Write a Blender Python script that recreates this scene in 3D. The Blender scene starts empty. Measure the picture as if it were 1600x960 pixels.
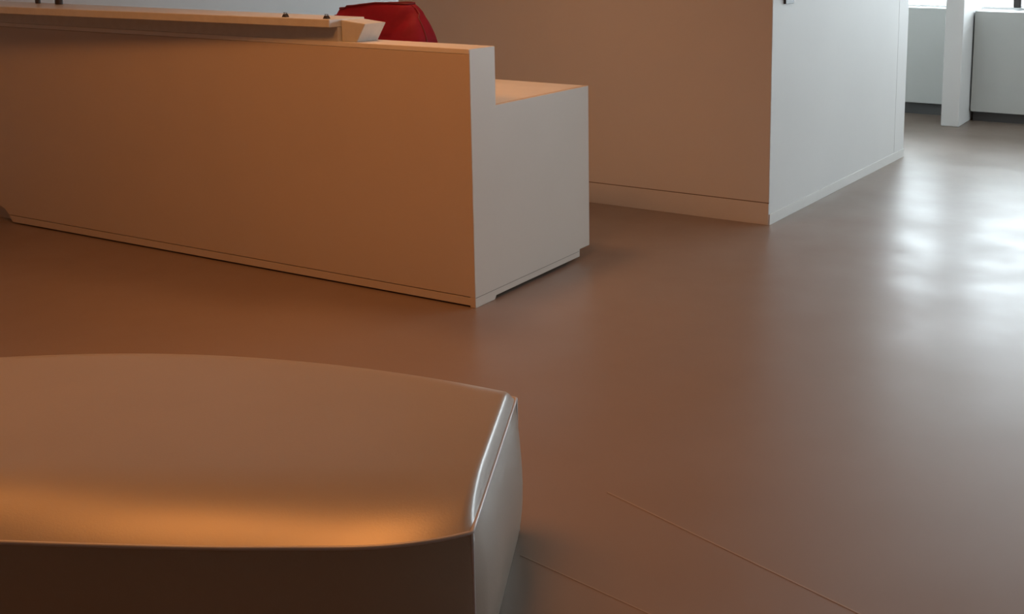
import bpy, bmesh, math, random
from mathutils import Vector, Matrix, noise
random.seed(4)
scn = bpy.context.scene
COL = scn.collection

# ------------------------------------------------------------------ camera
RIGHT = Vector((0.89440799, 0.44721191, 0.00598775))
UP = Vector((-0.07813889, 0.14306504, 0.98662389))
FWD = Vector((-0.44037331, 0.88291217, -0.16290316))
cd = bpy.data.cameras.new('camera')
cam = bpy.data.objects.new('camera', cd)
COL.objects.link(cam)
rot = Matrix((RIGHT, UP, -FWD)).transposed().to_4x4()
cam.matrix_world = Matrix.Translation((0, 0, 1.5)) @ rot
cd.sensor_fit = 'HORIZONTAL'
cd.sensor_width = 36.0
cd.lens = 1728.03 / 1600 * 36
cd.shift_x = (800 - 1061.99) / 1600
cd.shift_y = (201.08 - 480) / 1600
cd.clip_start = 0.02
scn.camera = cam

# ------------------------------------------------------------------ sky and colour management
w = bpy.data.worlds.new('overcast_sky')
scn.world = w
w.use_nodes = True
bg = w.node_tree.nodes['Background']
bg.inputs[0].default_value = (0.87, 0.96, 1.05, 1)
bg.inputs[1].default_value = 15.5
vs = scn.view_settings
vs.view_transform = 'Standard'
vs.look = 'None'
vs.gamma = 1.0
vs.use_curve_mapping = False
vs.exposure = 0.0


# warm ceiling lamps over the reception (above the frame)
def ceiling_lamp(x, y, watts, size=0.5, col=(1.0, 0.345, 0.075), spread=180):
    l = bpy.data.lights.new('ceiling_lamp', 'AREA')
    l.shape = 'DISK'
    l.size = size
    l.energy = watts
    l.color = col
    l.spread = math.radians(spread)
    o = bpy.data.objects.new('ceiling_lamp', l)
    o.location = (x, y, 2.93)
    COL.objects.link(o)
    return o


for lx, ly, lw in ((-4.8, 2.1, 8), (-3.3, 1.85, 18), (-2.2, 2.0, 26)):
    ceiling_lamp(lx, ly, lw, size=1.0)
# unseen fill lamp, slightly whiter and narrower, added to brighten the worktop behind the desk
ceiling_lamp(-3.3, 4.1, 6.5, col=(1.0, 0.50, 0.23), spread=100)


# daylight portals in the window openings (they give off nothing themselves)
def portal(x, y, z, sx, sz, rz=0.0):
    l = bpy.data.lights.new('window_portal', 'AREA')
    l.shape = 'RECTANGLE'
    l.size = sx
    l.size_y = sz
    l.cycles.is_portal = True
    o = bpy.data.objects.new('window_portal', l)
    o.location = (x, y, z)
    o.rotation_euler = (math.radians(-90), 0, rz)
    COL.objects.link(o)


# ------------------------------------------------------------------ materials
def mat(name, col, rough=0.5, var=0.0, vscale=6.0, bump=0.0, bscale=60.0, spec=0.5, metal=0.0, sheen=0.0,
        rough_var=0.0, rscale=3.0, coat=0.0):
    m = bpy.data.materials.new(name)
    m.use_nodes = True
    nt = m.node_tree
    b = nt.nodes['Principled BSDF']
    b.inputs['Base Color'].default_value = (*col, 1)
    b.inputs['Roughness'].default_value = rough
    b.inputs['Specular IOR Level'].default_value = spec
    b.inputs['Metallic'].default_value = metal
    b.inputs['Sheen Weight'].default_value = sheen
    b.inputs['Coat Weight'].default_value = coat
    tc = nt.nodes.new('ShaderNodeTexCoord')
    if var > 0:
        n = nt.nodes.new('ShaderNodeTexNoise')
        n.inputs['Scale'].default_value = vscale
        n.inputs['Detail'].default_value = 5
        r = nt.nodes.new('ShaderNodeValToRGB')
        r.color_ramp.elements[0].position = 0.3
        r.color_ramp.elements[1].position = 0.7
        r.color_ramp.elements[0].color = (*[c * (1 - var) for c in col], 1)
        r.color_ramp.elements[1].color = (*[min(1, c * (1 + var)) for c in col], 1)
        nt.links.new(tc.outputs['Object'], n.inputs['Vector'])
        nt.links.new(n.outputs['Fac'], r.inputs['Fac'])
        nt.links.new(r.outputs['Color'], b.inputs['Base Color'])
    if rough_var > 0:
        n = nt.nodes.new('ShaderNodeTexNoise')
        n.inputs['Scale'].default_value = rscale
        n.inputs['Detail'].default_value = 6
        mr = nt.nodes.new('ShaderNodeMapRange')
        mr.inputs['From Min'].default_value = 0.3
        mr.inputs['From Max'].default_value = 0.7
        mr.inputs['To Min'].default_value = rough - rough_var
        mr.inputs['To Max'].default_value = rough + rough_var
        nt.links.new(tc.outputs['Object'], n.inputs['Vector'])
        nt.links.new(n.outputs['Fac'], mr.inputs['Value'])
        nt.links.new(mr.outputs['Result'], b.inputs['Roughness'])
    if bump > 0:
        n = nt.nodes.new('ShaderNodeTexNoise')
        n.inputs['Scale'].default_value = bscale
        n.inputs['Detail'].default_value = 4
        bp = nt.nodes.new('ShaderNodeBump')
        bp.inputs['Strength'].default_value = bump
        bp.inputs['Distance'].default_value = 0.01
        nt.links.new(tc.outputs['Object'], n.inputs['Vector'])
        nt.links.new(n.outputs['Fac'], bp.inputs['Height'])
        nt.links.new(bp.outputs['Normal'], b.inputs['Normal'])
    return m


M_floor = mat('poured_resin_floor', (0.26, 0.20, 0.16), rough=0.36, var=0.04, vscale=1.3,
              spec=0.62, rough_var=0.05, rscale=3.0)
M_seam = mat('floor_weld', (0.36, 0.28, 0.22), rough=0.4)
M_wall = mat('white_paint', (0.68, 0.67, 0.655), rough=0.65, var=0.015, vscale=2.0, bump=0.03, bscale=90)
M_ceil = mat('ceiling_paint', (0.62, 0.60, 0.57), rough=0.8)
M_orange = mat('bounce_orange', (0.45, 0.17, 0.05), rough=0.7, var=0.02)
M_skirt = mat('skirting_paint', (0.69, 0.675, 0.65), rough=0.5, var=0.02)
M_groove = mat('shadow_gap', (0.22, 0.18, 0.15), rough=0.8)
M_desk = mat('desk_laminate', (0.62, 0.555, 0.485), rough=0.42, var=0.015, vscale=3.0)
M_top = mat('desk_worktop', (0.78, 0.78, 0.76), rough=0.4, var=0.03, vscale=9.0)
M_plinth = mat('plinth_black', (0.05, 0.04, 0.035), rough=0.8)
M_ledge = mat('ledge_laminate', (0.62, 0.64, 0.63), rough=0.35, var=0.05, vscale=22.0)
M_bench = mat('bench_vinyl', (0.33, 0.30, 0.25), rough=0.30, var=0.02, vscale=5.0, bump=0.03, bscale=240, spec=1.0)
M_pipe = mat('bench_piping', (0.50, 0.50, 0.50), rough=0.28, spec=0.8)
M_red = mat('red_nylon', (0.19, 0.003, 0.016), rough=0.7, var=0.12, vscale=14, bump=0.2, bscale=26, spec=0.25)
M_red2 = mat('dark_red_binding', (0.12, 0.002, 0.009), rough=0.6)
M_rad = mat('grey_enamel', (0.56, 0.58, 0.56), rough=0.45, var=0.01)
M_gap_dark = mat('dark_gap_fill', (0.10, 0.10, 0.10), rough=0.6)  # dark fill standing in for the shade under the radiator covers
M_dark = mat('dark_plastic', (0.035, 0.028, 0.026), rough=0.45)
M_frame = mat('window_frame_white', (0.82, 0.83, 0.83), rough=0.45)


def glass():
    m = bpy.data.materials.new('window_glass')
    m.use_nodes = True
    nt = m.node_tree
    nt.nodes.clear()
    out = nt.nodes.new('ShaderNodeOutputMaterial')
    mix = nt.nodes.new('ShaderNodeMixShader')
    tr = nt.nodes.new('ShaderNodeBsdfTransparent')
    gl = nt.nodes.new('ShaderNodeBsdfGlossy')
    fr = nt.nodes.new('ShaderNodeFresnel')
    tr.inputs[0].default_value = (0.96, 0.98, 0.97, 1)
    gl.inputs['Roughness'].default_value = 0.02
    fr.inputs[0].default_value = 1.3
    nt.links.new(fr.outputs[0], mix.inputs[0])
    nt.links.new(tr.outputs[0], mix.inputs[1])
    nt.links.new(gl.outputs[0], mix.inputs[2])
    nt.links.new(mix.outputs[0], out.inputs[0])
    return m


M_glass = glass()


# ------------------------------------------------------------------ helpers
def link(name, bm, m, parent=None, smooth=False):
    me = bpy.data.meshes.new(name)
    bmesh.ops.recalc_face_normals(bm, faces=bm.faces[:])
    bm.to_mesh(me)
    bm.free()
    if smooth:
        for p in me.polygons:
            p.use_smooth = True
    me.materials.append(m)
    o = bpy.data.objects.new(name, me)
    COL.objects.link(o)
    if parent is not None:
        o.parent = parent
        o.matrix_parent_inverse = Matrix.Translation(-Vector(parent.location)) if parent.type == 'EMPTY' else Matrix.Identity(4)
    return o


def add_box(bm, x0, x1, y0, y1, z0, z1):
    v = [bm.verts.new(p) for p in ((x0, y0, z0), (x1, y0, z0), (x1, y1, z0), (x0, y1, z0),
                                   (x0, y0, z1), (x1, y0, z1), (x1, y1, z1), (x0, y1, z1))]
    fs = []
    for f in ((0, 3, 2, 1), (4, 5, 6, 7), (0, 1, 5, 4), (1, 2, 6, 5), (2, 3, 7, 6), (3, 0, 4, 7)):
        fs.append(bm.faces.new([v[i] for i in f]))
    return v


def bevel(bm, r, seg=2):
    if r > 0:
        bmesh.ops.bevel(bm, geom=bm.edges[:], offset=r, segments=seg, affect='EDGES', profile=0.5, clamp_overlap=True)


def box(name, x0, x1, y0, y1, z0, z1, m, parent=None, r=0.0):
    bm = bmesh.new()
    add_box(bm, x0, x1, y0, y1, z0, z1)
    bevel(bm, r)
    return link(name, bm, m, parent)


def prism(name, pts, axis, a0, a1, m, parent=None, r=0.0):
    """extrude a 2D outline along an axis; pts are (u,v): axis x -> (y,z), y -> (x,z), z -> (x,y)"""
    bm = bmesh.new()

    def P(u, v, a):
        return {'x': (a, u, v), 'y': (u, a, v), 'z': (u, v, a)}[axis]
    A = [bm.verts.new(P(u, v, a0)) for u, v in pts]
    B = [bm.verts.new(P(u, v, a1)) for u, v in pts]
    bm.faces.new(A)
    bm.faces.new(B[::-1])
    n = len(pts)
    for i in range(n):
        bm.faces.new((A[i], A[(i + 1) % n], B[(i + 1) % n], B[i]))
    bmesh.ops.recalc_face_normals(bm, faces=bm.faces[:])
    bevel(bm, r)
    return link(name, bm, m, parent)


def tube(name, pts, rad, m, parent=None, closed=False, n=8):
    bm = bmesh.new()
    pts = [Vector(p) for p in pts]
    k = len(pts)
    rings = []
    for i, p in enumerate(pts):
        a = pts[(i - 1) % k] if (closed or i > 0) else p
        b = pts[(i + 1) % k] if (closed or i < k - 1) else p
        t = (b - a).normalized()
        ref = Vector((0, 0, 1)) if abs(t.z) < 0.9 else Vector((1, 0, 0))
        s = t.cross(ref).normalized()
        u = s.cross(t).normalized()
        rings.append([bm.verts.new(p + (s * math.cos(q) + u * math.sin(q)) * rad)
                      for q in [2 * math.pi * j / n for j in range(n)]])
    for i in range(k if closed else k - 1):
        A, B = rings[i], rings[(i + 1) % k]
        for j in range(n):
            bm.faces.new((A[j], A[(j + 1) % n], B[(j + 1) % n], B[j]))
    if not closed:
        bm.faces.new(rings[0])
        bm.faces.new(rings[-1][::-1])
    return link(name, bm, m, parent, smooth=True)


def empty(name, loc, label, cat, group=None):
    o = bpy.data.objects.new(name, None)
    o.location = loc
    o['label'] = label
    o['category'] = cat
    if group:
        o['group'] = group
    COL.objects.link(o)
    return o


def tag(o, label, cat, group=None):
    o['label'] = label
    o['category'] = cat
    if group:
        o['group'] = group
    return o


def struct(o, label=None):
    o['kind'] = 'structure'
    if label:
        o['label'] = label
    return o


# ------------------------------------------------------------------ the room
CEIL = 3.0
XL, XR, YF, YB = -7.0, 4.0, -4.0, 10.05
floor = struct(box('floor', XL - 0.2, XR + 0.2, YF - 0.2, YB + 0.3, -0.12, 0.0, M_floor),
               'glossy brown-grey poured resin floor with faint weld lines')
struct(box('ceiling', XL - 0.2, XR + 0.2, YF - 0.2, YB + 0.3, CEIL, CEIL + 0.15, M_ceil), 'plain white ceiling above the frame')
struct(box('wall_left', XL - 0.2, XL, YF, YB + 0.2, 0, CEIL, M_wall), 'pale wall far behind the reception desk')
struct(box('wall_front', XL - 0.2, XR + 0.2, YF - 0.2, YF, 0, CEIL, M_orange), 'unseen wall behind the viewer, orange added for its warm bounce')  # orange chosen for the warm light it bounces onto the desk front

# window wall: solid strip below the sills, a head above and piers between the openings
OPEN = [(-5.6, -2.26), (-2.06, 0.9), (1.2, 3.8)]
ZS, ZT = 0.93, 1.97
bm = bmesh.new()
add_box(bm, XL, XR, YB, YB + 0.25, 0, ZS)
add_box(bm, XL, XR, YB, YB + 0.25, ZT, CEIL)
xs = [XL] + [v for ab in OPEN for v in ab] + [XR]
for i in range(0, len(xs), 2):
    add_box(bm, xs[i], xs[i + 1], YB, YB + 0.25, ZS, ZT)
struct(link('wall_back', bm, M_wall), 'white window wall at the far end of the room')
for i, (a, b) in enumerate(OPEN):
    fr = bmesh.new()
    y0, y1 = YB + 0.10, YB + 0.16
    add_box(fr, a, b, y0, y1, ZS, ZS + 0.05)
    add_box(fr, a, b, y0, y1, ZT - 0.05, ZT)
    n = max(2, round((b - a) / 1.15))
    for k in range(n + 1):
        x = a + (b - a) * k / n
        add_box(fr, max(a, x - 0.025), min(b, x + 0.025), y0, y1, ZS + 0.05, ZT - 0.05)
    wn = struct(link('window_%d' % (i + 1), fr, M_frame),
                ['bright window above the grey radiator cover next to the white wall block',
                 'bright window right of the slim white pilaster',
                 'bright window further along the far wall'][i])
    for k in range(n):
        xa, xb = a + (b - a) * k / n + 0.025, a + (b - a) * (k + 1) / n - 0.025
        if i == 0 and k == 0:
            xa += 0.0
        box('pane', xa, xb, y0 + 0.025, y0 + 0.031, ZS + 0.05, ZT - 0.05, M_glass, wn)
    box('sill', a + 0.001, b - 0.001, YB + 0.001, YB + 0.1, ZS, ZS + 0.02, M_frame, wn)
    portal((a + b) / 2, YB + 0.24, (ZS + ZT) / 2, b - a, ZT - ZS)
    if i == 1:
        box('handle', -1.735, -1.665, 9.985, y0 + 0.001, 0.985, 1.075, M_dark, wn, r=0.012)['label'] = 'small dark window handle'

# right-hand wall (outside the frame) with an opening added to light the right-facing surfaces
SIDE = [(7.6, 10.0)]
bm = bmesh.new()
add_box(bm, XR, XR + 0.2, YF, YB + 0.25, 0, ZS)
add_box(bm, XR, XR + 0.2, YF, YB + 0.25, ZT, CEIL)
ys = [YF] + [v for ab in SIDE for v in ab] + [YB + 0.25]
for i in range(0, len(ys), 2):
    add_box(bm, XR, XR + 0.2, ys[i], ys[i + 1], ZS, ZT)
struct(link('wall_right', bm, M_wall), 'white wall with an added daylight opening to the right, outside the frame')
for i, (a, b) in enumerate(SIDE):
    fr = bmesh.new()
    x0, x1 = XR + 0.08, XR + 0.14
    add_box(fr, x0, x1, a, b, ZS, ZS + 0.05)
    add_box(fr, x0, x1, a, b, ZT - 0.05, ZT)
    for y in (a + 0.025, (a + b) / 2, b - 0.025):
        add_box(fr, x0, x1, y - 0.025, y + 0.025, ZS + 0.05, ZT - 0.05)
    wn = struct(link('window_%d' % (i + 4), fr, M_frame), 'side window added for extra daylight, to the right outside the frame')
    box('pane', x0 + 0.025, x0 + 0.031, a + 0.05, (a + b) / 2 - 0.025, ZS + 0.05, ZT - 0.05, M_glass, wn)
    box('pane', x0 + 0.025, x0 + 0.031, (a + b) / 2 + 0.025, b - 0.05, ZS + 0.05, ZT - 0.05, M_glass, wn)
    portal(XR + 0.19, (a + b) / 2, (ZS + ZT) / 2, b - a, ZT - ZS, math.radians(-90))

# slim pilaster between the two visible windows
bm = bmesh.new()
add_box(bm, -2.165, -2.012, 9.32, YB, 0, CEIL)
bevel(bm, 0.008)
struct(link('wall_pilaster', bm, M_wall), 'slim white pilaster between the two windows')

# solid white block of wall behind the desk; its right face is slightly turned
BW = Vector((-2.1824, 5.4693, 0))
cdir = Vector((math.sin(0.0471), math.cos(0.0471), 0))
ndir = Vector((cdir.y, -cdir.x, 0))
BE = BW + cdir * 2.33
bl = Vector((-4.74, 5.50, 0))
blk = [(BW.x, BW.y), (BE.x, BE.y), (bl.x, BE.y), (bl.x, bl.y)]
core = struct(prism('wall_block', blk, 'z', 0.0, CEIL, M_wall, r=0.004), 'free-standing white wall block right of the desk')
# skirting: a flush board with a shadow groove along the camera-side face
e = (bl - BW)
bb_h = 0.125
n_f = Vector((e.y, -e.x, 0)).normalized()
if n_f.y > 0:
    n_f = -n_f


def board(name, a, b, nrm, z0, z1, th, m, label=None, parent=None):
    p = [a, b, b + nrm * th, a + nrm * th]
    o = prism(name, [(q.x, q.y) for q in p], 'z', z0, z1, m, parent, r=0.0015)
    return o


struct(board('baseboard_front', bl, BW, n_f, 0.0, bb_h - 0.006, 0.006, M_skirt), 'low skirting on the brown-lit face of the wall block')
board('groove', bl, BW, n_f, bb_h - 0.006, bb_h, 0.0015, M_groove, parent=core)
struct(board('baseboard_side', BW, BE, ndir, 0.0, 0.06, 0.006, M_skirt), 'low white skirting on the daylit face of the wall block')
board('end_trim', BW + cdir * 2.115, BW + cdir * 2.125, ndir, 0.06, CEIL, 0.0012, M_wall, parent=core)
# dark switch on the daylit face
sw = BW + cdir * 0.195
o = board('wall_switch', sw - cdir * 0.055, sw + cdir * 0.055, ndir, 1.195, 1.30, 0.014, M_dark)
tag(o, 'small dark switch plate on the daylit face of the white wall block', 'switch')

# floor weld lines
def seam(pts, wid):
    a, b = Vector((*pts[0], 0)), Vector((*pts[1], 0))
    d = (b - a).normalized()
    s = Vector((-d.y, d.x, 0)) * wid / 2
    bm = bmesh.new()
    A = [bm.verts.new(q) for q in (a - s, b - s, b + s, a + s)]
    B = [bm.verts.new(Vector(q.co) + Vector((0, 0, 0.0008))) for q in A]
    bm.faces.new(A[::-1])
    bm.faces.new(B)
    for i in range(4):
        bm.faces.new((A[i], A[(i + 1) % 4], B[(i + 1) % 4], B[i]))
    return link('weld_line', bm, M_seam, floor)


seam(((-1.455, 2.480), (0.3, 1.975)), 0.0045)
seam(((-1.486, 2.103), (-0.9, 2.00)), 0.003)

# ------------------------------------------------------------------ reception desk
DX, DY = -2.738, 3.590
HU, HL = 1.086, 0.838
T, DD = 0.172, 0.917
XE = -6.35
desk = empty('reception_desk', (DX - 1.6, DY + 0.4, 0), 'long white reception desk with a raised front and lower worktop behind', 'desk')
# front panel, its lower left corner cut back
FP = 0.025
prism('front_panel', [(DX - 0.0005, 0.046), (DX - 0.0005, HU - 0.022), (XE, HU - 0.022), (XE, 0.30), (-6.07, 0.150),
                      (-5.868, 0.073), (-5.84, 0.046)], 'y', DY, DY + FP, M_desk, desk, r=0.0015)
prism('base_rail', [(DX - 0.0005, 0.008), (DX - 0.0005, 0.0425), (-5.838, 0.0425), (-5.813, 0.008)], 'y', DY + 0.0005, DY + FP, M_desk, desk, r=0.001)
box('top_cap', XE, DX - 0.001, DY - 0.001, DY + T, HU - 0.021, HU, M_top, desk, r=0.002)
# side panel: stepped outline with a front foot, a raised middle and a notch at the back
side = [(DY + 0.001, 0.0), (DY + 0.138, 0.0), (DY + 0.148, 0.016), (DY + 0.826, 0.016), (DY + 0.826, 0.052), (DY + DD, 0.052),
        (DY + DD, HL), (DY + T, HL), (DY + T, HU - 0.0005), (DY + 0.001, HU - 0.0005)]
sp = prism('side_panel', side, 'x', DX - 0.028, DX, M_desk, desk, r=0.0018)
box('side_groove', DX - 0.002, DX + 0.0006, DY + 0.004, DY + 0.82, 0.0425, 0.0445, M_groove, sp)
# raised inner wall, worktop, back and plinth
box('inner_panel', XE, DX - 0.029, DY + T - 0.02, DY + T - 0.001, HL, HU - 0.022, M_desk, desk)
box('worktop', XE, DX - 0.0285, DY + T - 0.02, DY + DD, HL - 0.03, HL - 0.0005, M_top, desk, r=0.0015)
box('back_panel', -5.8, DX - 0.03, DY + DD - 0.05, DY + DD - 0.03, 0.06, HL - 0.031, M_desk, desk)
box('end_panel', -5.83, -5.80, DY + FP, DY + DD - 0.03, 0.05, HL - 0.031, M_desk, desk)
box('end_infill', -6.33, -5.831, DY + 0.06, DY + DD - 0.05, 0.0, HL - 0.031, M_desk, desk)  # infill added to cover the daylit floor behind the cut corner
box('plinth', -5.78, DX - 0.05, DY + 0.05, DY + DD - 0.12, 0.0, 0.045, M_plinth, desk)

# counter ledge on top of the raised front, with a slanted end block
ledge = empty('counter_ledge', (-4.6, DY + 0.02, HU), 'narrow pale counter ledge lying on the raised front of the desk', 'ledge')
prism('slab', [(-3.43, DY - 0.05), (-6.6, DY - 0.23), (-6.6, DY + 0.165), (-3.43, DY + 0.165)], 'z', 1.149, 1.184, M_ledge, ledge, r=0.003)
prism('end_block', [(-3.429, HU + 0.0005), (-3.345, HU + 0.0005), (-3.295, 1.166), (-3.429, 1.178)], 'y', DY + 0.02, DY + 0.15, M_ledge, ledge, r=0.003)
box('riser', -6.33, -3.432, DY + 0.001, DY + 0.14, HU + 0.0005, 1.1485, M_ledge, ledge)


# small dark things lying and standing on the ledge
def clip(x, y, lab):
    root = empty('binder_clip', (x, y, 1.184), lab, 'clip')
    prism('jaw', [(x - 0.013, 1.1842), (x + 0.013, 1.1842), (x + 0.004, 1.198), (x - 0.004, 1.198)], 'y', y - 0.010, y + 0.010, M_dark, root, r=0.001)
    tube('lever', [(x - 0.004, y, 1.197), (x - 0.010, y, 1.203), (x + 0.010, y, 1.203), (x + 0.004, y, 1.197)], 0.0015, M_dark, root, n=6)


clip(-3.47, DY - 0.022, 'small dark clip on the ledge next to its slanted end')
clip(-3.70, DY - 0.03, 'small dark clip on the ledge, second from the slanted end')


def pot(x, y, r, h, lab):
    root = empty('small_bottle', (x, y, 1.184), lab, 'bottle')
    bm = bmesh.new()
    prof = [(r * 0.9, 0.0002), (r, 0.004), (r, h * 0.72), (r * 0.8, h * 0.8)]
    n = 16
    rings = [[bm.verts.new((x + q * math.cos(2 * math.pi * i / n), y + q * math.sin(2 * math.pi * i / n), 1.184 + z)) for i in range(n)] for q, z in prof]
    for A, B in zip(rings, rings[1:]):
        for i in range(n):
            bm.faces.new((A[i], A[(i + 1) % n], B[(i + 1) % n], B[i]))
    bm.faces.new(rings[0][::-1])
    bm.faces.new(rings[-1])
    link('body', bm, M_dark, root)
    bm = bmesh.new()
    bmesh.ops.create_cone(bm, cap_ends=True, segments=16, radius1=r * 0.82, radius2=r * 0.78, depth=h * 0.2,
                          matrix=Matrix.Translation((x, y, 1.184 + h * 0.9 + 0.0005)))
    link('lid', bm, M_dark, root)


pot(-5.60, DY + 0.11, 0.013, 0.09, 'slim dark bottle on the ledge, nearest its left end')
pot(-5.43, DY + 0.11, 0.019, 0.08, 'wider dark bottle on the ledge, right of the slim one')

# ------------------------------------------------------------------ red bag on the worktop behind the raised front
def bag():
    root = empty('red_bag', (-3.65, 4.15, HL), 'slumped red fabric bag on the worktop behind the raised desk front', 'bag')
    bm = bmesh.new()
    nu, nv = 48, 20
    rows = []
    for j in range(nv + 1):
        t = j / nv
        z = 0.375 * t
        hw_l = 0.44 - 0.18 * t ** 1.3
        hw_r = 0.285 - 0.115 * max(0, t - 0.55) ** 1.6 / 0.278
        d = 0.17 * (1 - 0.72 * t ** 1.4)
        ring = []
        for i in range(nu):
            a = 2 * math.pi * i / nu
            ca, sa = math.cos(a), math.sin(a)
            ex = 0.45
            x = math.copysign(abs(ca) ** ex, ca)
            y = math.copysign(abs(sa) ** 0.7, sa) * d
            x = x * (hw_r if x > 0 else hw_l)
            p = Vector((x - 0.02, y, z))
            nn = noise.noise(Vector((p.x * 6, p.y * 6, p.z * 5)))
            crease = -0.032 * t * math.exp(-((p.x - 0.19 - (z - 0.36) * 0.75) / 0.026) ** 2) if sa < 0 else 0
            p += Vector((ca, sa, 0)) * (0.014 * nn) * (0.3 + t)
            p.y -= crease * 1.2
            if t > 0.85:
                p.z += 0.012 * math.sin(p.x * 9 + 1.0) + 0.006 * nn - 0.012 * (t - .85) / .15 * (abs(x) > 0.2)
            ring.append(bm.verts.new(p + Vector(root.location)))
        rows.append(ring)
    for j in range(nv):
        for i in range(nu):
            bm.faces.new((rows[j][i], rows[j][(i + 1) % nu], rows[j + 1][(i + 1) % nu], rows[j + 1][i]))
    bm.faces.new(rows[0][::-1])
    top = rows[-1]
    c = bm.verts.new(sum((v.co for v in top), Vector()) / nu + Vector((0, 0, 0.006)))
    for i in range(nu):
        bm.faces.new((top[i], top[(i + 1) % nu], c))
    edge = [v.co.copy() for v in top]
    seampts = [rows[j][nu - 1].co.copy() for j in range(1, nv)]
    o = link('body', bm, M_red, root, smooth=True)
    tube('top_binding', edge, 0.005, M_red2, root, closed=True, n=6)
    tube('side_seam', seampts, 0.004, M_red2, root, n=6)


bag()


# ------------------------------------------------------------------ radiator covers below the windows
def radiator(name, x0, x1, y, z0, z1, label):
    root = empty(name, ((x0 + x1) / 2, y, 0), label, 'radiator cover', 'radiator covers under the windows')
    box('front_panel', x0, x1, y, y + 0.02, z0, z1, M_rad, root, r=0.003)
    box('top_panel', x0, x1, y + 0.021, YB - 0.002, z1 - 0.02, z1, M_rad, root, r=0.002)
    box('gap_fill', x0 + 0.01, x1 - 0.01, y + 0.07, YB - 0.004, 0.0, z0 + 0.06, M_gap_dark, root)  # dark board added to give the gap below the panel its shade
    return root


radiator('radiator_cover', -5.9, -2.18, 9.86, 0.11, 0.968, 'grey radiator cover between the white wall block and the pilaster')
radiator('radiator_cover', -1.998, 1.0, 9.70, 0.09, 0.962, 'grey radiator cover right of the slim white pilaster')


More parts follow.
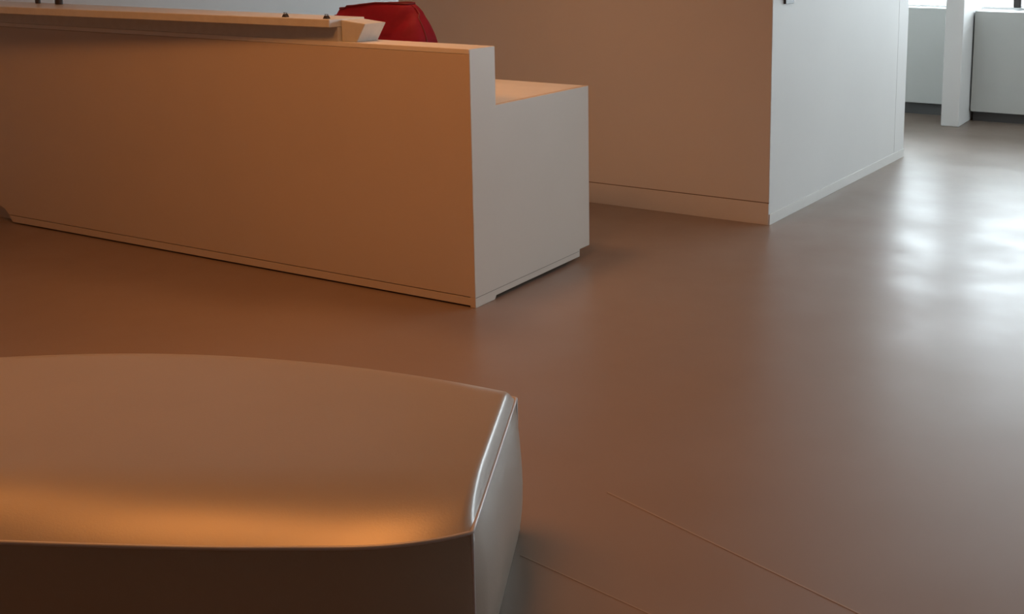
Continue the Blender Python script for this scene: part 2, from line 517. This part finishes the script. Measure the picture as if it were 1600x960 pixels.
# ------------------------------------------------------------------ upholstered bench in the foreground
def bench():
    N = Vector((-1.244, 1.596, 0))
    e2 = Vector((-0.459, 0.889, 0)).normalized()
    e1 = Vector((-e2.y, e2.x, 0)) * 1.0
    L = 2.12
    ZC, ZT_ = 0.366, 0.046
    root = empty('upholstered_bench', tuple(N + e1 * 1.0 + e2 * 0.4),
                 'low wide upholstered bench with a smooth tan top and silvery end in the foreground', 'bench')

    def back(u):
        q = min(1, abs(u - L / 2) / (L / 2))
        return 0.668 + 0.268 * (1 - q ** 1.9)

    # outline of the crease, rounded at the corners; the far edge is bowed
    def front_v(u):
        d = min(u, L - u)
        bow = -0.036 + 0.026 * max(0.0, min(1.0, (d - 0.45) / 0.5)) ** 1.3
        r = 0.26
        return bow if d > r else bow + 0.056 * (1 - d / r) ** 2.4

    def P(u, v, z):
        q = N + e1 * u + e2 * v
        return Vector((q.x, q.y, z))
    NU, NV = 96, 56
    us = [L * (0.5 - 0.5 * math.cos(math.pi * i / NU)) for i in range(NU + 1)]

    def crown(u, v, v0, v1):
        df, db = v - v0, v1 - v
        de = min(u, L - u)
        gf = 1 - (1 - min(1, df / 0.24)) ** 2.2
        gb = 1 - (1 - min(1, db / 0.10)) ** 2.2
        ge = 1 - (1 - min(1, de / 0.022)) ** 2.4
        return ZT_ * min(1, gf) * gb * ge
    bm = bmesh.new()
    g = []
    for i, u in enumerate(us):
        v0, v1 = front_v(u), back(u)
        col = []
        for j in range(NV + 1):
            v = v0 + (v1 - v0) * (0.5 - 0.5 * math.cos(math.pi * j / NV))
            col.append(bm.verts.new(P(u, v, ZC + crown(u, v, v0, v1))))
        g.append(col)
    for i in range(NU):
        for j in range(NV):
            bm.faces.new((g[i][j], g[i + 1][j], g[i + 1][j + 1], g[i][j + 1]))
    link('top_panel', bm, M_bench, root, smooth=True)

    def panel(name, line, bulge):
        """upright side panel following a crease line [(u,v)], bulging outwards"""
        bm = bmesh.new()
        k = len(line)
        K = 14
        rows = []
        for i, (u, v) in enumerate(line):
            a = line[max(0, i - 1)]
            b = line[min(k - 1, i + 1)]
            t = Vector((b[0] - a[0], b[1] - a[1], 0)).normalized()
            nn = Vector((t.y, -t.x, 0))
            s = i / (k - 1)
            col = []
            for j in range(K + 1):
                z = ZC * (1 - j / K) + 0.004 * (j / K)
                w_ = bulge * math.sin(math.pi * min(1, j / K)) ** 0.8 * min(1, 5 * s, 5 * (1 - s)) ** 0.5
                q = P(u + nn.x * w_, v + nn.y * w_, z)
                col.append(bm.verts.new(q))
            rows.append(col)
        for i in range(k - 1):
            for j in range(K):
                bm.faces.new((rows[i][j], rows[i + 1][j], rows[i + 1][j + 1], rows[i][j + 1]))
        return link(name, bm, M_bench, root, smooth=True)
    uf = [u for u in us if 0.0 < u < L]
    front = [(us[0], front_v(0))] + [(u, front_v(u)) for u in uf] + [(L, front_v(L))]
    panel('front_panel', front, 0.012)
    vb = back(0)
    v00 = front_v(0)
    end_r = [(0.0, vb + (v00 - vb) * i / 20) for i in range(21)]
    panel('end_panel', end_r, 0.030)
    panel('end_panel', [(L, v00 + (vb - v00) * i / 20) for i in range(21)], 0.034)
    panel('back_panel', [(L - u, back(L - u)) for u in us], 0.012)
    rim = [P(u, v, ZC) for u, v in front] + [P(L, v00 + (vb - v00) * i / 20, ZC) for i in range(1, 20)] + \
          [P(L - u, back(L - u), ZC) for u in us] + [P(0, vb + (v00 - vb) * i / 20, ZC) for i in range(1, 20)]
    # drop near-duplicates
    rr = [rim[0]]
    for q in rim[1:]:
        if (q - rr[-1]).length > 0.004:
            rr.append(q)
    if (rr[-1] - rr[0]).length < 0.004:
        rr.pop()
    tube('piping', rr, 0.0045, M_pipe, root, closed=True, n=8)
    for (u, v) in ((0, v00), (0, vb), (L, v00), (L, vb)):
        tube('corner_piping', [P(u, v, ZC - ZC * i / 8 + 0.005 * (i == 8)) for i in range(9)], 0.004, M_pipe, root)
    # base board under the upholstery
    base = [(u, v) for u, v in front] + [(L - u, back(L - u)) for u in us]
    return root


bench()
